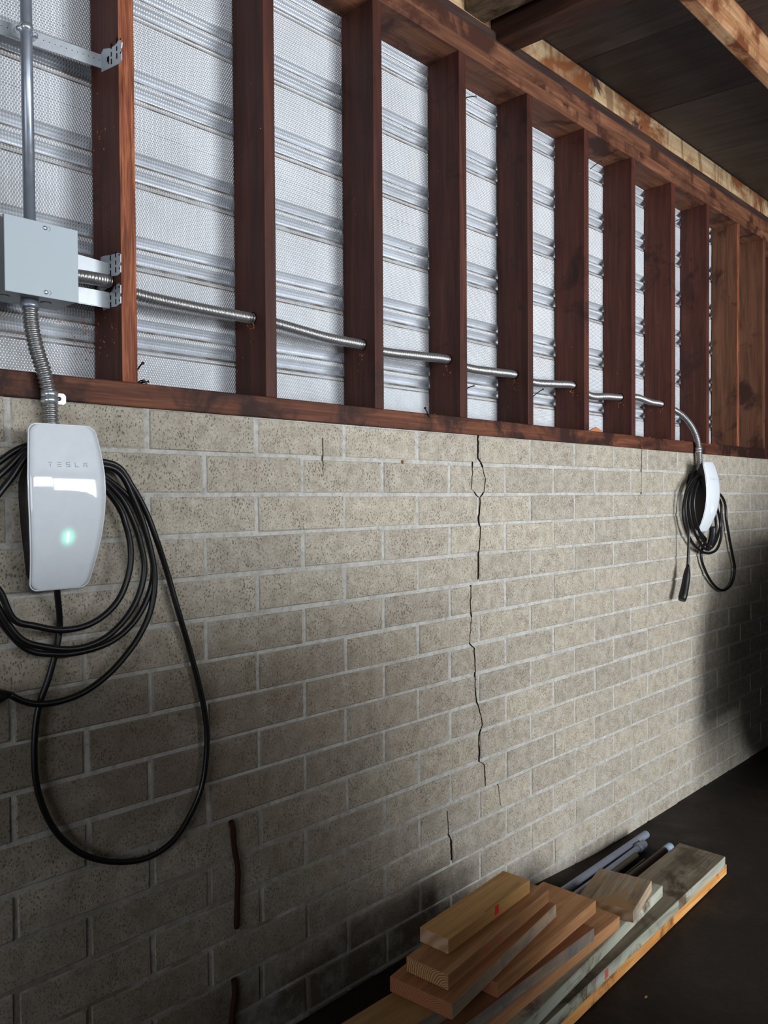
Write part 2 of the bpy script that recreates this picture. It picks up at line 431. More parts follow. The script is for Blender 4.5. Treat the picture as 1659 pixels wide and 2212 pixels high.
# ------------------------------------------------------------------ the room shell
ZC = 3.20                                            # roof deck height at the wall
def ceil_z(y): return ZC + 0.065 * y
XL, XR = -2.6, 8.6
fl = bmesh.new()
NX, NY = 150, 70
grid = []
def dirt_z(x, y):
    bank = max(0.0, min(1.0, (2.9 - x) / 0.8))
    return 0.052 * bank * math.exp(-((y - 0.0) / 0.06) ** 2) + 0.003 * math.sin(x * 9.1 + y * 3) * math.sin(y * 7.3) - 0.004
ys = [0.14 - 0.012 * i for i in range(26)]
while ys[-1] > YF - 0.1: ys.append(ys[-1] - (0.05 if ys[-1] > -1.2 else 0.25))
ys.append(YF - 0.4)
xs = [XL + i * (XR - XL) / 160 for i in range(161)]
gv = [[fl.verts.new((x, y, dirt_z(x, y))) for x in xs] for y in ys]
for j in range(len(ys) - 1):
    for i in range(160):
        f = fl.faces.new((gv[j][i], gv[j + 1][i], gv[j + 1][i + 1], gv[j][i + 1])); f.smooth = True
tag(obj('floor', fl, M['floor']), kind='structure')

# back wall: mortar core with every block laid on it
mort = bmesh.new()
add_box(mort, (XL, 0.0035, -0.06), (XR, 0.16, 1.679))
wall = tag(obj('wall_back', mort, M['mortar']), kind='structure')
BL, CH, X0, ZA = 0.30547, 0.1016, 1.35064, 1.480
def block_mesh(w, h, seed):
    rr = random.Random(seed)
    bm = bmesh.new(); b = 0.0035; d = 0.05
    j = lambda: rr.uniform(-0.0012, 0.0012)
    def ring(ins, y, jit):
        return [bm.verts.new((sx * (w / 2 - ins) + (j() if jit else 0), y + (j() * 0.6 if jit else 0), sz * (h / 2 - ins) + (j() if jit else 0))) for sx, sz in ((-1, -1), (1, -1), (1, 1), (-1, 1))]
    a, m_, f_ = ring(0, d, False), ring(0, 0.0035, True), ring(b, 0.0, True)
    for p, q in ((a, m_), (m_, f_)):
        for k in range(4): bm.faces.new((p[k], p[(k + 1) % 4], q[(k + 1) % 4], q[k]))
    bm.faces.new(f_)
    bmesh.ops.recalc_face_normals(bm, faces=bm.faces)
    # normals outward from the wall
    if f_[0].link_faces and sum((f.normal.y for f in bm.faces)) > 0:
        bmesh.ops.reverse_faces(bm, faces=bm.faces)
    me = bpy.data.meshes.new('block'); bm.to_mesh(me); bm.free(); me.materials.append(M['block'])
    return me
JT = 0.0088
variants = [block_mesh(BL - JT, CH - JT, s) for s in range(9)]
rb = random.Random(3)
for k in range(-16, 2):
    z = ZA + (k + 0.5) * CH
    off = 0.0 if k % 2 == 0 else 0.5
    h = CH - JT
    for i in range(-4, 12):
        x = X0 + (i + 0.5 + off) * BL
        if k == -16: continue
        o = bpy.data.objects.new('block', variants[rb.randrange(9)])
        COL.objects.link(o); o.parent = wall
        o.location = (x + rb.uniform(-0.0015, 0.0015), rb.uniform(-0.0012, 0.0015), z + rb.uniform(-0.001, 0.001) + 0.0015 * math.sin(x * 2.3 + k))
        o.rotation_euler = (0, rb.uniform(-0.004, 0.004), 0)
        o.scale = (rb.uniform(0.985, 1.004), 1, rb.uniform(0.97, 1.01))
def ribbon(path, name, wmin, wmax, y=-0.0016, parent=None, mat=None, seed=1):
    rr = random.Random(seed); bm = bmesh.new(); prev = None
    pts = []
    for a, b in zip(path[:-1], path[1:]):
        n = max(2, int((Vector(b) - Vector(a)).length / 0.012))
        for q in range(n): pts.append(Vector(a).lerp(Vector(b), q / n))
    pts.append(Vector(path[-1]))
    for i, p in enumerate(pts):
        w = rr.uniform(wmin, wmax); dx = rr.uniform(-0.0022, 0.0022)
        sec = [bm.verts.new((p.x + dx + s * w, yy, p.z)) for s in (-1, 1) for yy in ((y, 0.004) if s < 0 else (0.004, y))]
        if prev:
            for k in range(4): bm.faces.new((prev[k], prev[(k + 1) % 4], sec[(k + 1) % 4], sec[k]))
        prev = sec
    return obj(name, bm, mat or M['crack'], parent)
def P0(lst): return [at_y(a, b, 0.0) for a, b in lst]
ribbon(P0([(1033, 940), (1033, 990), (1042, 1006), (1048, 1035), (1046, 1062), (1037, 1075), (1034, 1126), (1037, 1140), (1036, 1170), (1034, 1198), (1033, 1252)]), 'crack', 0.0007, 0.0020, parent=wall, seed=2)
ribbon(P0([(1021, 997), (1020, 1030), (1018, 1056), (1034, 1074)]), 'crack', 0.0005, 0.0011, parent=wall, seed=3)
ribbon(P0([(1018, 1264), (1016, 1300), (1018, 1330), (1014, 1388), (1024, 1400), (1027, 1450), (1026, 1480), (1030, 1515), (1039, 1545), (1042, 1566), (1034, 1590), (1036, 1645), (1047, 1652), (1049, 1698)]), 'crack', 0.0006, 0.0015, parent=wall, seed=4)
ribbon(P0([(1075, 1694), (1078, 1720), (1082, 1740)]), 'crack', 0.0004, 0.0008, parent=wall, seed=5)
ribbon(P0([(966, 1752), (968, 1800), (975, 1816), (976, 1858)]), 'crack', 0.0005, 0.0011, parent=wall, seed=6)
ribbon(P0([(698, 946), (697.5, 1014)]), 'drip_stain', 0.0006, 0.0010, parent=wall, mat=M['drip'], seed=7)
ribbon(P0([(1386, 970), (1385, 1068)]), 'drip_stain', 0.0007, 0.0014, parent=wall, mat=M['drip'], seed=8)

# framed upper wall: siding sheets, studs, plates
ZS0, ZS1, ZT = 1.679, 1.7345, 2.935
upper = thing('wall_upper', (0, 0, ZS0), kind='structure')
prof_group = [(0.0, 0.0), (-0.0165, 0.024), (-0.0275, 0.005), (-0.0315, 0.0025), (-0.0425, 0.0025), (-0.0585, 0.025), (-0.0695, 0.005), (-0.0745, 0.0015), (-0.0775, 0.004), (-0.0865, 0.0)]
PER = 0.2038
groups = [2.730 - PER * i for i in range(-1, 6)]
def sheet(z_top, z_bot, y0):
    pts = [(z_top, 0.0)]
    for g in groups:
        if z_bot - 1e-4 <= g - 0.0866 and g <= z_top + 1e-4:
            pts += [(g + a, b) for a, b in prof_group]
    pts.append((z_bot, 0.0))
    bm = bmesh.new()
    nseg = 60
    rows = []
    for i in range(nseg + 1):
        x = -0.4 + i * (6.6 / nseg)
        wob = 0.0012 * math.sin(x * 3.1) + 0.0006 * math.sin(x * 11)
        rows.append([bm.verts.new((x, y0 + b + wob, z - ZS0)) for z, b in pts])
    for i in range(nseg):
        for k in range(len(pts) - 1):
            bm.faces.new((rows[i][k], rows[i][k + 1], rows[i + 1][k + 1], rows[i + 1][k]))
    return obj('siding_sheet', bm, M['siding'], upper)
sheet(2.98, groups[1] + 0.06 - 0.0, 0.1395)
sheet(groups[1] + 0.062, groups[3] + 0.058, 0.1405)
sheet(groups[3] + 0.06, 1.68, 0.1415)
out = bmesh.new(); add_box(out, (XL, 0.20, 1.60 - ZS0), (XR, 0.24, 3.6 - ZS0)); obj('outer_sheathing', out, M['shell'], upper)

stud_x = [(0.834, .038), (1.230, .036), (1.626, .037), (2.020, .037), (2.407, .034), (2.798, .035), (3.188, .034), (3.574, .038), (3.967, .030), (4.359, .032), (4.738, .038), (5.13, .038), (5.52, .038)]
stud_m = ['stud', 'stud', 'stud', 'stud', 'stud', 'stud', 'stud', 'stud', 'stud', 'stud_brown', 'stud_brown', 'stud', 'stud']
for i, (x, w) in enumerate(stud_x):
    bm = box((-w / 2, -0.0685, 0), (w / 2, 0.0685, ZT - ZS1), 0.0022, 2)
    if i == 0:                                           # fresh sawn front edge
        for f in bm.faces:
            if f.normal.y < -0.9: f.material_index = 1
    if i == 9:
        for f in bm.faces:
            if f.normal.y < -0.9: f.material_index = 1
    o = obj('stud', bm, [M[stud_m[i]], M['stud_light']], upper)
    o.location = (x + w / 2, 0.0685, ZS1 - ZS0)
# left-hand stud outside the frame
o = obj('stud', box((-.019, -.0685, 0), (.019, .0685, ZT - ZS1), 0.002), M['stud'], upper); o.location = (0.46, 0.0685, ZS1 - ZS0)

def long_board(name, x0, x1, y0, y1, z0, z1, mat, parent, bevel=0.003, sag=0.0):
    bm = bmesh.new(); add_box(bm, (-(x1 - x0) / 2, -(y1 - y0) / 2, -(z1 - z0) / 2), ((x1 - x0) / 2, (y1 - y0) / 2, (z1 - z0) / 2), bevel, 0, 2)
    o = obj(name, bm, mat, parent)
    o.location = ((x0 + x1) / 2, (y0 + y1) / 2, (z0 + z1) / 2 - (ZS0 if parent is upper else 0))
    return o
XJ = at_y(1385, 960, -0.004).x
long_board('sill_plate', -0.6, XJ - 0.002, -0.004, 0.138, ZS0 + 0.001, ZS1, M['sill'], upper)
long_board('sill_plate', XJ + 0.002, 6.2, -0.003, 0.138, ZS0 - 0.001, ZS1 - 0.001, M['sill'], upper)
long_board('top_plate', -0.6, 6.2, -0.002, 0.138, ZT, ZT + 0.048, M['plate'], upper)
long_board('top_plate', -0.6, 6.2, 0.001, 0.138, ZT + 0.050, ZT + 0.109, M['plate'], upper)
long_board('top_plate', -0.6, 6.2, 0.006, 0.138, ZT + 0.111, ZT + 0.148, M['plate_dark'], upper)

# roof: sheathing, water-stained rim board, joists, purlin
roof = bmesh.new()
add_box(roof, (XL, YF - 0.3, 0.03), (XR, 0.25, 0.06))
for v in roof.verts: v.co.z += ceil_z(v.co.y)
ceil = tag(obj('ceiling', roof, M['shell']), kind='structure')
jx = XL
kk = 0
while jx < XR:
    w = 0.60
    bm = bmesh.new(); add_box(bm, (-w / 2 + 0.002, -2.72, -0.012), (w / 2 - 0.002, 2.72, 0.012), 0.002)
    for v in bm.verts: v.co.z += 0.065 * v.co.y
    o = obj('sheathing_panel', bm, M['ceiling'], ceil)
    o.location = (jx + w / 2, 0.2 - 2.72, ceil_z(0.2 - 2.72) + 0.012 + 0.0012 * (kk % 2))
    o.rotation_euler = (0, 0, 0)
    jx += w; kk += 1
long_board('rim_board', -0.6, 6.2, 0.030, 0.068, ZT + 0.149, ceil_z(0.03) - 0.004, M['water_stained'], ceil)
def joist(name, x0, x1, z0, y_end, mat, ztop):
    L = 0.06 - y_end
    bm = bmesh.new(); add_box(bm, (-(x1 - x0) / 2, -L / 2, 0), ((x1 - x0) / 2, L / 2, ztop - z0), 0.004, 0, 2)
    for v in bm.verts: v.co.z += 0.05 * v.co.y
    o = obj(name, bm, mat, ceil); o.location = ((x0 + x1) / 2, 0.028 - L / 2, z0 - 0.05 * (L / 2)); return o
joist('joist', 2.231, 2.335, 3.055, -3.6, M['joist_dark'], 3.165)
joist('joist', 2.085, 2.195, 3.105, -3.6, M['joist_grey'], 3.185)
zp = 3.035; yp = -0.548
long_board('purlin', 2.34, 6.6, yp - 0.045, yp, zp, ceil_z(yp) + 0.004, M['purlin'], ceil)

# the rest of the shell, outside the frame: end walls and the wall with the openings behind the camera
lw = bmesh.new()                                      # left end wall, hole added for the side fill light
for y0, y1, z0, z1 in ((YF - 0.1, -2.68, -0.1, 3.4), (-1.12, 0.24, -0.1, 3.4), (-2.68, -1.12, -0.1, 0.67), (-2.68, -1.12, 2.23, 3.4)):
    add_box(lw, (XL - 0.1, y0, z0), (XL, y1, z1))
tag(obj('wall_left', lw, M['shell']), kind='structure')
for nm, lo, hi in (('wall_right', (XR, YF - 0.1, -0.1), (XR + 0.1, 0.24, 3.4)),):
    tag(obj(nm, box(lo, hi), M['shell']), kind='structure')
front = bmesh.new()
def pan(x0, x1, z0, z1): add_box(front, (x0, YF - 0.1, z0), (x1, YF, z1))
pan(XL, 2.35, -0.1, 2.04); pan(XL, -2.1, 2.04, 3.3); pan(-2.1, 2.35, 2.60, 3.3); pan(2.35, 3.85, 2.5, 3.3); pan(3.85, XR, -0.1, 3.3)
tag(obj('wall_front', front, M['shell']), kind='structure')


# two unseen dark vehicles added outside the frame to shade the lower wall
def make_shade_car(loc, rotz, label, length=4.3, width=1.75, height=1.42, square=False):
    t = thing('shade_car', loc, label, 'shade_car', None, None, rotz)
    pr = [(-0.50, 0.26), (-0.485, 0.62), (-0.44, 0.84), (-0.36, 0.90), (-0.24, height - 0.04), (-0.12, height), (0.08, height - 0.02), (0.24, 0.92), (0.42, 0.82), (0.49, 0.62), (0.50, 0.26)]
    if square == 'van': pr = [(-0.50, 0.28), (-0.50, 0.9), (-0.47, height - 0.05), (-0.40, height), (0.20, height), (0.30, height - 0.06), (0.39, 1.08), (0.47, 0.92), (0.50, 0.62), (0.50, 0.28)]
    elif square: pr = [(-0.50, 0.30), (-0.50, 0.74), (-0.485, 1.0), (-0.445, 1.16), (-0.40, height - 0.03), (-0.2, height), (0.12, height - 0.02), (0.26, 0.98), (0.46, 0.86), (0.50, 0.62), (0.50, 0.30)]
    bm = bmesh.new(); add_prism(bm, [(a * length, z) for a, z in pr], (0, width, 0), (0, -width / 2, 0), (1, 0, 0), (0, 0, 1))
    bmesh.ops.bevel(bm, geom=list(bm.edges), offset=0.05, segments=3, affect='EDGES')
    obj('shade_car_body', bm, M['shade_car_paint'], t, smooth=True)
    for sx in (-0.32, 0.31):
        for sy in (-1, 1):
            obj('shade_car_wheel', tube([Vector((sx * length, sy * (width / 2 - q), 0.33)) for q in (0.20, 0.18, 0.02, 0.0)], lambda i: (0.30, 0.325, 0.325, 0.29)[i], 24), M['shade_car_tyre'], t)
make_shade_car((0.80, -2.80, 0.0), 0.0, 'unseen dark grey van added behind the camera to shade the lower wall', 3.3, 1.75, 1.62, 'van')
make_shade_car((5.92, -1.42, 0.0), 0.0, 'unseen black vehicle added beyond the right edge to shade the far wall', 4.3, 1.75, 1.36, True)

# ------------------------------------------------------------------ wall chargers
FACE_H = 0.332
def f_half(z):                                      # half width of the face plate over height
    pts = [(0.0, 0.0585), (0.06, 0.0655), (0.12, 0.0725), (0.18, 0.0765), (0.23, 0.0765), (0.28, 0.0725), (0.332, 0.0655)]
    for (a, b), (c, d) in zip(pts[:-1], pts[1:]):
        if z <= c: 
            t = (z - a) / (c - a); return b + (d - b) * t
    return pts[-1][1]
def f_depth(z):
    u = (z - 0.190) / 0.19
    return 0.112 - (0.052 * u * u if u < 0 else 0.046 * u * u)
def face_outline(ins=0.0, n=8, r=0.018):
    """closed loop of (x,z), rounded corners"""
    z0, z1 = ins, FACE_H - ins
    half = []
    rr = max(0.004, r - ins)
    for k in range(n + 1):                            # bottom corner
        a = -PI / 2 + (PI / 2) * k / n
        half.append((f_half(z0 + rr) - ins - rr + rr * math.cos(a), z0 + rr + rr * math.sin(a)))
    m = 14
    for k in range(1, m):
        z = z0 + rr + (z1 - z0 - 2 * rr) * k / m
        half.append((f_half(z) - ins, z))
    for k in range(n + 1):
        a = (PI / 2) * k / n
        half.append((f_half(z1 - rr) - ins - rr + rr * math.cos(a), z1 - rr + rr * math.sin(a)))
    return half + [(-x, z) for x, z in reversed(half)]
def face_y(x, z): return -(f_depth(z) - 0.30 * x * x / 0.30 * 0.55)
def make_faceplate():
    bm = bmesh.new()
    # rows across the plate so that it bows smoothly
    NXX, NZ = 12, 40
    def width_at(z, ins=0.0015, r=0.018):
        w = f_half(z)
        for zc, sgn in ((r, -1), (FACE_H - r, 1)):
            dz = (z - zc) * sgn
            if dz > 0: w = w - r + math.sqrt(max(0, r * r - dz * dz)) if dz < r else w - r
        return w - ins
    rows = []
    for j in range(NZ + 1):
        z = FACE_H * (0.5 - 0.5 * math.cos(PI * j / NZ))
        w = width_at(z)
        # gently bowed top and bottom edge
        rows.append([(w * (2 * i / NXX - 1), z) for i in range(NXX + 1)])
    fr, bk = [], []
    for row in rows:
        fr.append([bm.verts.new((x, face_y(x, z), z)) for x, z in row])
        bk.append([bm.verts.new((x, face_y(x, z) + 0.0055, z)) for x, z in row])
    for j in range(NZ):
        for i in range(NXX):
            f = bm.faces.new((fr[j][i], fr[j][i + 1], fr[j + 1][i + 1], fr[j + 1][i])); f.smooth = True
            bm.faces.new((bk[j][i], bk[j + 1][i], bk[j + 1][i + 1], bk[j][i + 1]))
        for i in (0, NXX):
            bm.faces.new((fr[j][i], fr[j + 1][i], bk[j + 1][i], bk[j][i]))
    for j in (0, NZ):
        for i in range(NXX):
            bm.faces.new((fr[j][i], bk[j][i], bk[j][i + 1], fr[j][i + 1]))
    return bm
def make_rim():
    bm = bmesh.new(); o_ = face_outline(-0.0006); 
    add_tube(bm, [Vector((x, face_y(x, z) + 0.0035, z)) for x, z in o_ + o_[:2]], 0.0016, 6, False)
    return bm
def make_body():
    """black case: front follows the plate, back is narrower; notch above the shoulder for the wound cable"""
    bm = bmesh.new()
    loops = []
    o0 = face_outline(0.004)
    def lay(fun): loops.append([bm.verts.new(fun(x, z)) for x, z in o0])
    lay(lambda x, z: (x, face_y(x, z) + 0.0056, z))
    lay(lambda x, z: (x * 0.985, face_y(x, z) + 0.016, z))
    def back(x, z, y):
        zz = min(z, 0.268); k = 0.80 if z < 0.215 else 0.80 - 0.30 * min(1, (z - 0.215) / 0.05)
        return (x * k, y, 0.012 + zz * 0.985)
    lay(lambda x, z: back(x, z, -0.034))
    lay(lambda x, z: back(x, z, -0.0005))
    n = len(o0)
    for a, b in zip(loops[:-1], loops[1:]):
        for k in range(n): bm.faces.new((a[k], a[(k + 1) % n], b[(k + 1) % n], b[k]))
    bm.faces.new(loops[0]); bm.faces.new(loops[-1][::-1])
    return bm
LET = {'T': [(0, 0.85, 1, 1), (0.4, 0, 0.58, 0.72)],
       'E': [(0, 0.85, 1, 1), (0, 0.42, 1, 0.57), (0, 0, 1, 0.15)],
       'S': [(0, 0.85, 1, 1), (0, 0.42, 0.18, 0.85), (0, 0.42, 1, 0.57), (0.82, 0.15, 1, 0.42), (0, 0, 1, 0.15)],
       'L': [(0, 0, 0.18, 1), (0.18, 0, 1, 0.15)],
       'A': [(0, 0.85, 1, 1), (0, 0, 0.18, 0.6), (0.82, 0, 1, 0.6), (0.18, 0.45, 0.82, 0.6)]}
def make_letters():
    bm = bmesh.new(); w, h, pitch = 0.0082, 0.0092, 0.0176
    x0 = -2 * pitch - w / 2; z0 = 0.247
    for i, ch in enumerate('TESLA'):
        for a, b, c, d in LET[ch]:
            q = []
            for (u, v) in ((a, b), (c, b), (c, d), (a, d)):
                x, z = x0 + i * pitch + u * w, z0 + v * h
                q.append(bm.verts.new((x, face_y(x, z) - 0.0003, z)))
            q2 = [bm.verts.new(v.co + Vector((0, 0.0006, 0))) for v in q]
            bm.faces.new(q); bm.faces.new(q2[::-1])
            for k in range(4): bm.faces.new((q[k], q[(k + 1) % 4], q2[(k + 1) % 4], q2[k]))
    return bm
def make_lamp():
    bm = bmesh.new(); n = 16
    a = []
    for k in range(n):
        t = 2 * PI * k / n
        x, z = 0.0024 * math.cos(t) * (1 - 0.25 * abs(math.sin(t))), 0.107 + 0.0105 * math.sin(t)
        a.append(bm.verts.new((x, face_y(x, z) - 0.0005, z)))
    b = [bm.verts.new(v.co + Vector((0, 0.0012, 0))) for v in a]
    bm.faces.new(a); bm.faces.new(b[::-1])
    for k in range(n): bm.faces.new((a[k], a[(k + 1) % n], b[(k + 1) % n], b[k]))
    return bm
def make_seam():
    bm = bmesh.new(); add_box(bm, (-0.0004, 0, 0.030), (0.0004, 0.001, 0.078))
    for v in bm.verts: v.co.y += face_y(0, v.co.z) - 0.0003
    return bm
def charger(loc, label):
    t = thing('wall_charger', loc, label, 'charger')
    obj('body', make_body(), M['black_plastic'], t)
    fp = obj('faceplate', make_faceplate(), M['faceplate'], t); tag(fp, 'glossy white curved glass front')
    obj('rim', make_rim(), M['rim'], fp)
    obj('lettering', make_letters(), M['letter'], fp)
    tag(obj('indicator_light', make_lamp(), M['lamp'], fp), 'lit green-white indicator light')
    return t
def make_connector(parent, p0, p1, side, base_r=0.0075):
    """plug handle: swells from the cable end p0 to the nose p1"""
    d = (p1 - p0); L = d.length
    pts = [p0 + d * t + Vector(side) * (0.010 * math.sin(PI * t)) for t in [i / 14 for i in range(15)]]
    prof = [0.0072, 0.0095, 0.0125, 0.0150, 0.0165, 0.0172, 0.0175, 0.0178, 0.0180, 0.0185, 0.0190, 0.0195, 0.0196, 0.0190, 0.0165]
    bm = bmesh.new(); add_tube(bm, pts, lambda i: prof[i], 14)
    return obj('connector', bm, M['black_plastic'], parent)

XC1, ZB1 = 0.663, 1.289
ch1 = charger((XC1, 0, ZB1), 'white glass-fronted wall charger in the left foreground, its thick black cable wound on it')
def lcl(o, pts): return [Vector(p) - o.location for p in pts]
def PX(lst, y): return [at_y(a, b, y) for a, b in lst]
y1, y2, y3, y4, y5 = -0.052, -0.034, -0.050, -0.066, -0.020
top = lambda y, dz=0.0: [Vector((0.715, y, 1.560 + dz)), Vector((0.663, y, 1.586 + dz)), Vector((0.612, y, 1.580 + dz))]
def left_side(y, r, dz):                              # the unseen left half of one turn
    return [Vector((0.572, y, 1.556 + dz)), Vector((0.520 + r, y, 1.505 + dz * 0.8)), Vector((0.492 + r, y, 1.42)), Vector((0.500 + r, y, 1.335)), Vector((0.532 + r * 0.8, y, 1.272 + r))]
path = [Vector((0.664, -0.050, 1.318)), Vector((0.663, -0.044, 1.29))]
path += PX([(129, 1345), (122, 1400), (105, 1465), (88, 1512), (78, 1560), (74, 1630), (80, 1700), (102, 1765), (135, 1813), (185, 1848), (250, 1862), (318, 1853), (375, 1815), (415, 1752), (438, 1690), (447, 1610), (443, 1545), (430, 1480), (410, 1405)], -0.014)
path += PX([(385, 1320), (362, 1240)], -0.020) + PX([(338, 1165), (315, 1105), (285, 1050), (250, 1005)], -0.030)
path += top(-0.030, 0.0) + left_side(-0.026, 0.0, 0.0)
path += PX([(50, 1397), (120, 1413), (185, 1406), (243, 1384), (288, 1345), (318, 1293), (331, 1240), (326, 1190), (306, 1128), (272, 1068)], -0.030)
path += top(-0.045, -0.006) + left_side(-0.042, 0.008, -0.020)
path += PX([(40, 1376), (100, 1398), (165, 1401), (222, 1381), (268, 1340), (298, 1290), (312, 1232), (305, 1180), (286, 1122), (255, 1068)], -0.046)
path += top(-0.058, -0.012) + left_side(-0.056, 0.020, -0.042)
path += PX([(30, 1338), (75, 1352), (130, 1361), (185, 1352), (230, 1325), (262, 1285), (280, 1230), (282, 1182), (272, 1135), (252, 1088)], -0.056)
path += [Vector((0.715, -0.071, 1.540)), Vector((0.668, -0.074, 1.566)), Vector((0.640, -0.068, 1.548)), Vector((0.660, -0.050, 1.530)), Vector((0.710, -0.040, 1.543))]
path += PX([(250, 1015), (290, 1080), (317, 1155), (334, 1240), (327, 1312), (303, 1370), (268, 1420), (228, 1462), (180, 1496), (130, 1515), (85, 1521), (50, 1515), (20, 1500)], -0.037)
pth = catmull(path, 0.008)
cb = bmesh.new(); add_tube(cb, lcl(ch1, pth), 0.0068, 10)
c1 = obj('charging_cable', cb, M['cable'], ch1, smooth=False)
e = pth[-1] - ch1.location
make_connector(c1, e, e + Vector((-0.10, -0.01, -0.015)), (0, 0, 0.6))

XC2, ZB2 = 3.790, 1.297
ch2 = charger((XC2, 0, ZB2), 'far white wall charger at the right, seen nearly edge-on, lit green dot, cable hanging')
R3 = lambda lst, y: [at_y(1400 + a * 0.18988, 900 + b * 0.18988, y) for a, b in lst]
top2 = lambda y, dz=0.0: [Vector((3.745, y, 1.575 + dz)), Vector((3.790, y, 1.590 + dz)), Vector((3.835, y, 1.570 + dz))]
path = [Vector((3.790, -0.050, 1.325)), Vector((3.790, -0.045, 1.29))] + R3([(655, 1400), (625, 1480), (603, 1570), (625, 1690), (700, 1850), (790, 1955), (870, 1972), (945, 1905), (985, 1750), (965, 1600), (930, 1420), (890, 1180), (850, 930)], -0.020)
path += list(reversed(top2(-0.024)))
path += R3([(540, 650), (450, 800), (400, 1050), (420, 1250), (500, 1430), (600, 1530), (700, 1552), (785, 1500), (832, 1350), (832, 1150), (815, 950)], -0.034)
path += list(reversed(top2(-0.040, -0.006)))
path += R3([(590, 640), (505, 800), (468, 1000), (500, 1230), (580, 1420), (660, 1510), (740, 1470), (800, 1330), (812, 1150)], -0.050)
path += list(reversed(top2(-0.056, -0.012)))
path += R3([(610, 660), (545, 820), (520, 1000), (548, 1200), (620, 1390), (690, 1480), (745, 1400), (775, 1250)], -0.064)
path += list(reversed(top2(-0.070, -0.018)))
path += R3([(560, 680), (485, 780), (440, 900), (425, 1050), (440, 1180), (460, 1300), (462, 1420), (457, 1560), (452, 1690)], -0.060)
pth = catmull(path, 0.010)
cb = bmesh.new(); add_tube(cb, lcl(ch2, pth), 0.0068, 8)
c2 = obj('charging_cable', cb, M['cable'], ch2)
e = pth[-1] - ch2.location
tip = at_y(1400 + 385 * 0.18988, 900 + 2090 * 0.18988, -0.060) - ch2.location
make_connector(c2, e, tip, (0.9, 0, 0))
# boot under the far charger where the cable leaves the case
bt = bmesh.new(); add_tube(bt, lcl(ch2, catmull(R3([(735, 1250), (735, 1330), (715, 1430), (690, 1490)], -0.070), 0.01)), 0.016, 10); obj('cable_boot', bt, M['black_plastic'], ch2)

# ------------------------------------------------------------------ conduits
def ribbed(pts, r, pitch=0.0087, amp=0.0016, n=14, sub=6):
    p = catmull(pts, pitch / sub)
    bm = bmesh.new()
    add_tube(bm, p, lambda i: r - amp * 1.5 + amp * 1.9 * abs(math.sin(PI * i / sub)) ** 0.7, n)
    return bm
def ring_along(pts, r, n=16):
    bm = bmesh.new(); add_tube(bm, [Vector(p) for p in pts], r, n); return bm

YB0, YB1 = -0.052, 0.056                             # junction box front and back
jb_c = [at_y(*p, YB0) for p in ((7, 460), (168, 498), (7, 628), (168, 653))]
bx0, bx1 = jb_c[0].x + 0.001, jb_c[1].x
bz1, bz0 = (jb_c[0].z + jb_c[1].z) / 2, (jb_c[2].z + jb_c[3].z) / 2
jb = thing('junction_box', ((bx0 + bx1) / 2, YB1, bz0), 'grey steel junction box with two screws on its blank cover', 'junction box')
JW, JH = bx1 - bx0, bz1 - bz0
obj('box_body', box((-JW / 2 + 0.002, YB0 + 0.003 - YB1, 0.002), (JW / 2 - 0.002, 0, JH - 0.002), 0.0015, 2), M['box_side'], jb)
cov = bmesh.new()
add_box(cov, (-JW / 2, YB0 - YB1, 0), (JW / 2, YB0 - YB1 + 0.0022, JH), 0.0008)
add_box(cov, (-JW / 2, YB0 - YB1 + 0.002, JH - 0.0015), (JW / 2, YB0 - YB1 + 0.012, JH), 0.0004)
cv = obj('cover', cov, M['box_grey'], jb)
for zf in (0.93, 0.07):
    cx = 0.006
    s = bmesh.new()
    add_tube(s, [Vector((cx, YB0 - YB1 + q, JH * zf)) for q in (0, -0.0012, -0.0024, -0.0032)], lambda i: (0.0048, 0.0047, 0.0036, 0.0012)[i], 14)
    obj('screw', s, M['bright_zinc'], cv)
    g = bmesh.new()                                  # keyhole slot edge
    add_tube(g, [Vector((cx + 0.005 + 0.0052 * math.cos(a), YB0 - YB1 - 0.0001, JH * zf + 0.0052 * math.sin(a))) for a in [(-1.2 + 2.4 * k / 8) for k in range(9)]], 0.0004, 5)
    obj('keyhole_edge', g, M['gap'], cv)
for cx in (-0.058, 0.026):
    k = bmesh.new(); add_tube(k, [Vector((cx, -0.055, 0.0022)), Vector((cx, -0.055, 0.0005))], 0.0105, 18)
    ko = obj('knockout', k, M['box_side'], jb)
    k = bmesh.new(); add_tube(k, [Vector((cx + 0.0105 * math.cos(a), -0.055 + 0.0105 * math.sin(a), 0.0018)) for a in [2 * PI * q / 18 for q in range(19)]], 0.0007, 5, False)
    obj('knockout_ring', k, M['hole'], ko)

# rigid conduit above the box, with its coupling clamp and set-screw connector
YE = 0.030
eb = at_y(63, 462, YE); et = at_y(55, 0, YE); et = et + (et - eb) * 0.7
ec = thing('steel_conduit', (eb.x, YE, bz1), 'straight grey steel conduit rising from the top of the junction box', 'conduit')
def T(p): return Vector(p) - ec.location
e_lo = Vector((eb.x + 0.001, YE, bz1 - 0.004))
dirv = (et - e_lo).normalized()
obj('pipe', tube([T(e_lo), T(et)], 0.0118, 20), M['emt'], ec)
obj('connector', tube([T(e_lo), T(e_lo + dirv * 0.018)], 0.0142, 20), M['bright_zinc'], ec)
obj('set_screw', tube([T(e_lo + dirv * 0.010) + Vector((0.006, -0.012, 0)), T(e_lo + dirv * 0.010) + Vector((0.0085, -0.0195, 0))], 0.0048, 10), M['bright_zinc'], ec)
cc = at_y(58, 62, YE)
ck = (cc - e_lo).dot(dirv)
obj('clamp_ring', tube([T(e_lo + dirv * (ck - 0.007)), T(e_lo + dirv * (ck + 0.007))], 0.0138, 20), M['bright_zinc'], ec)
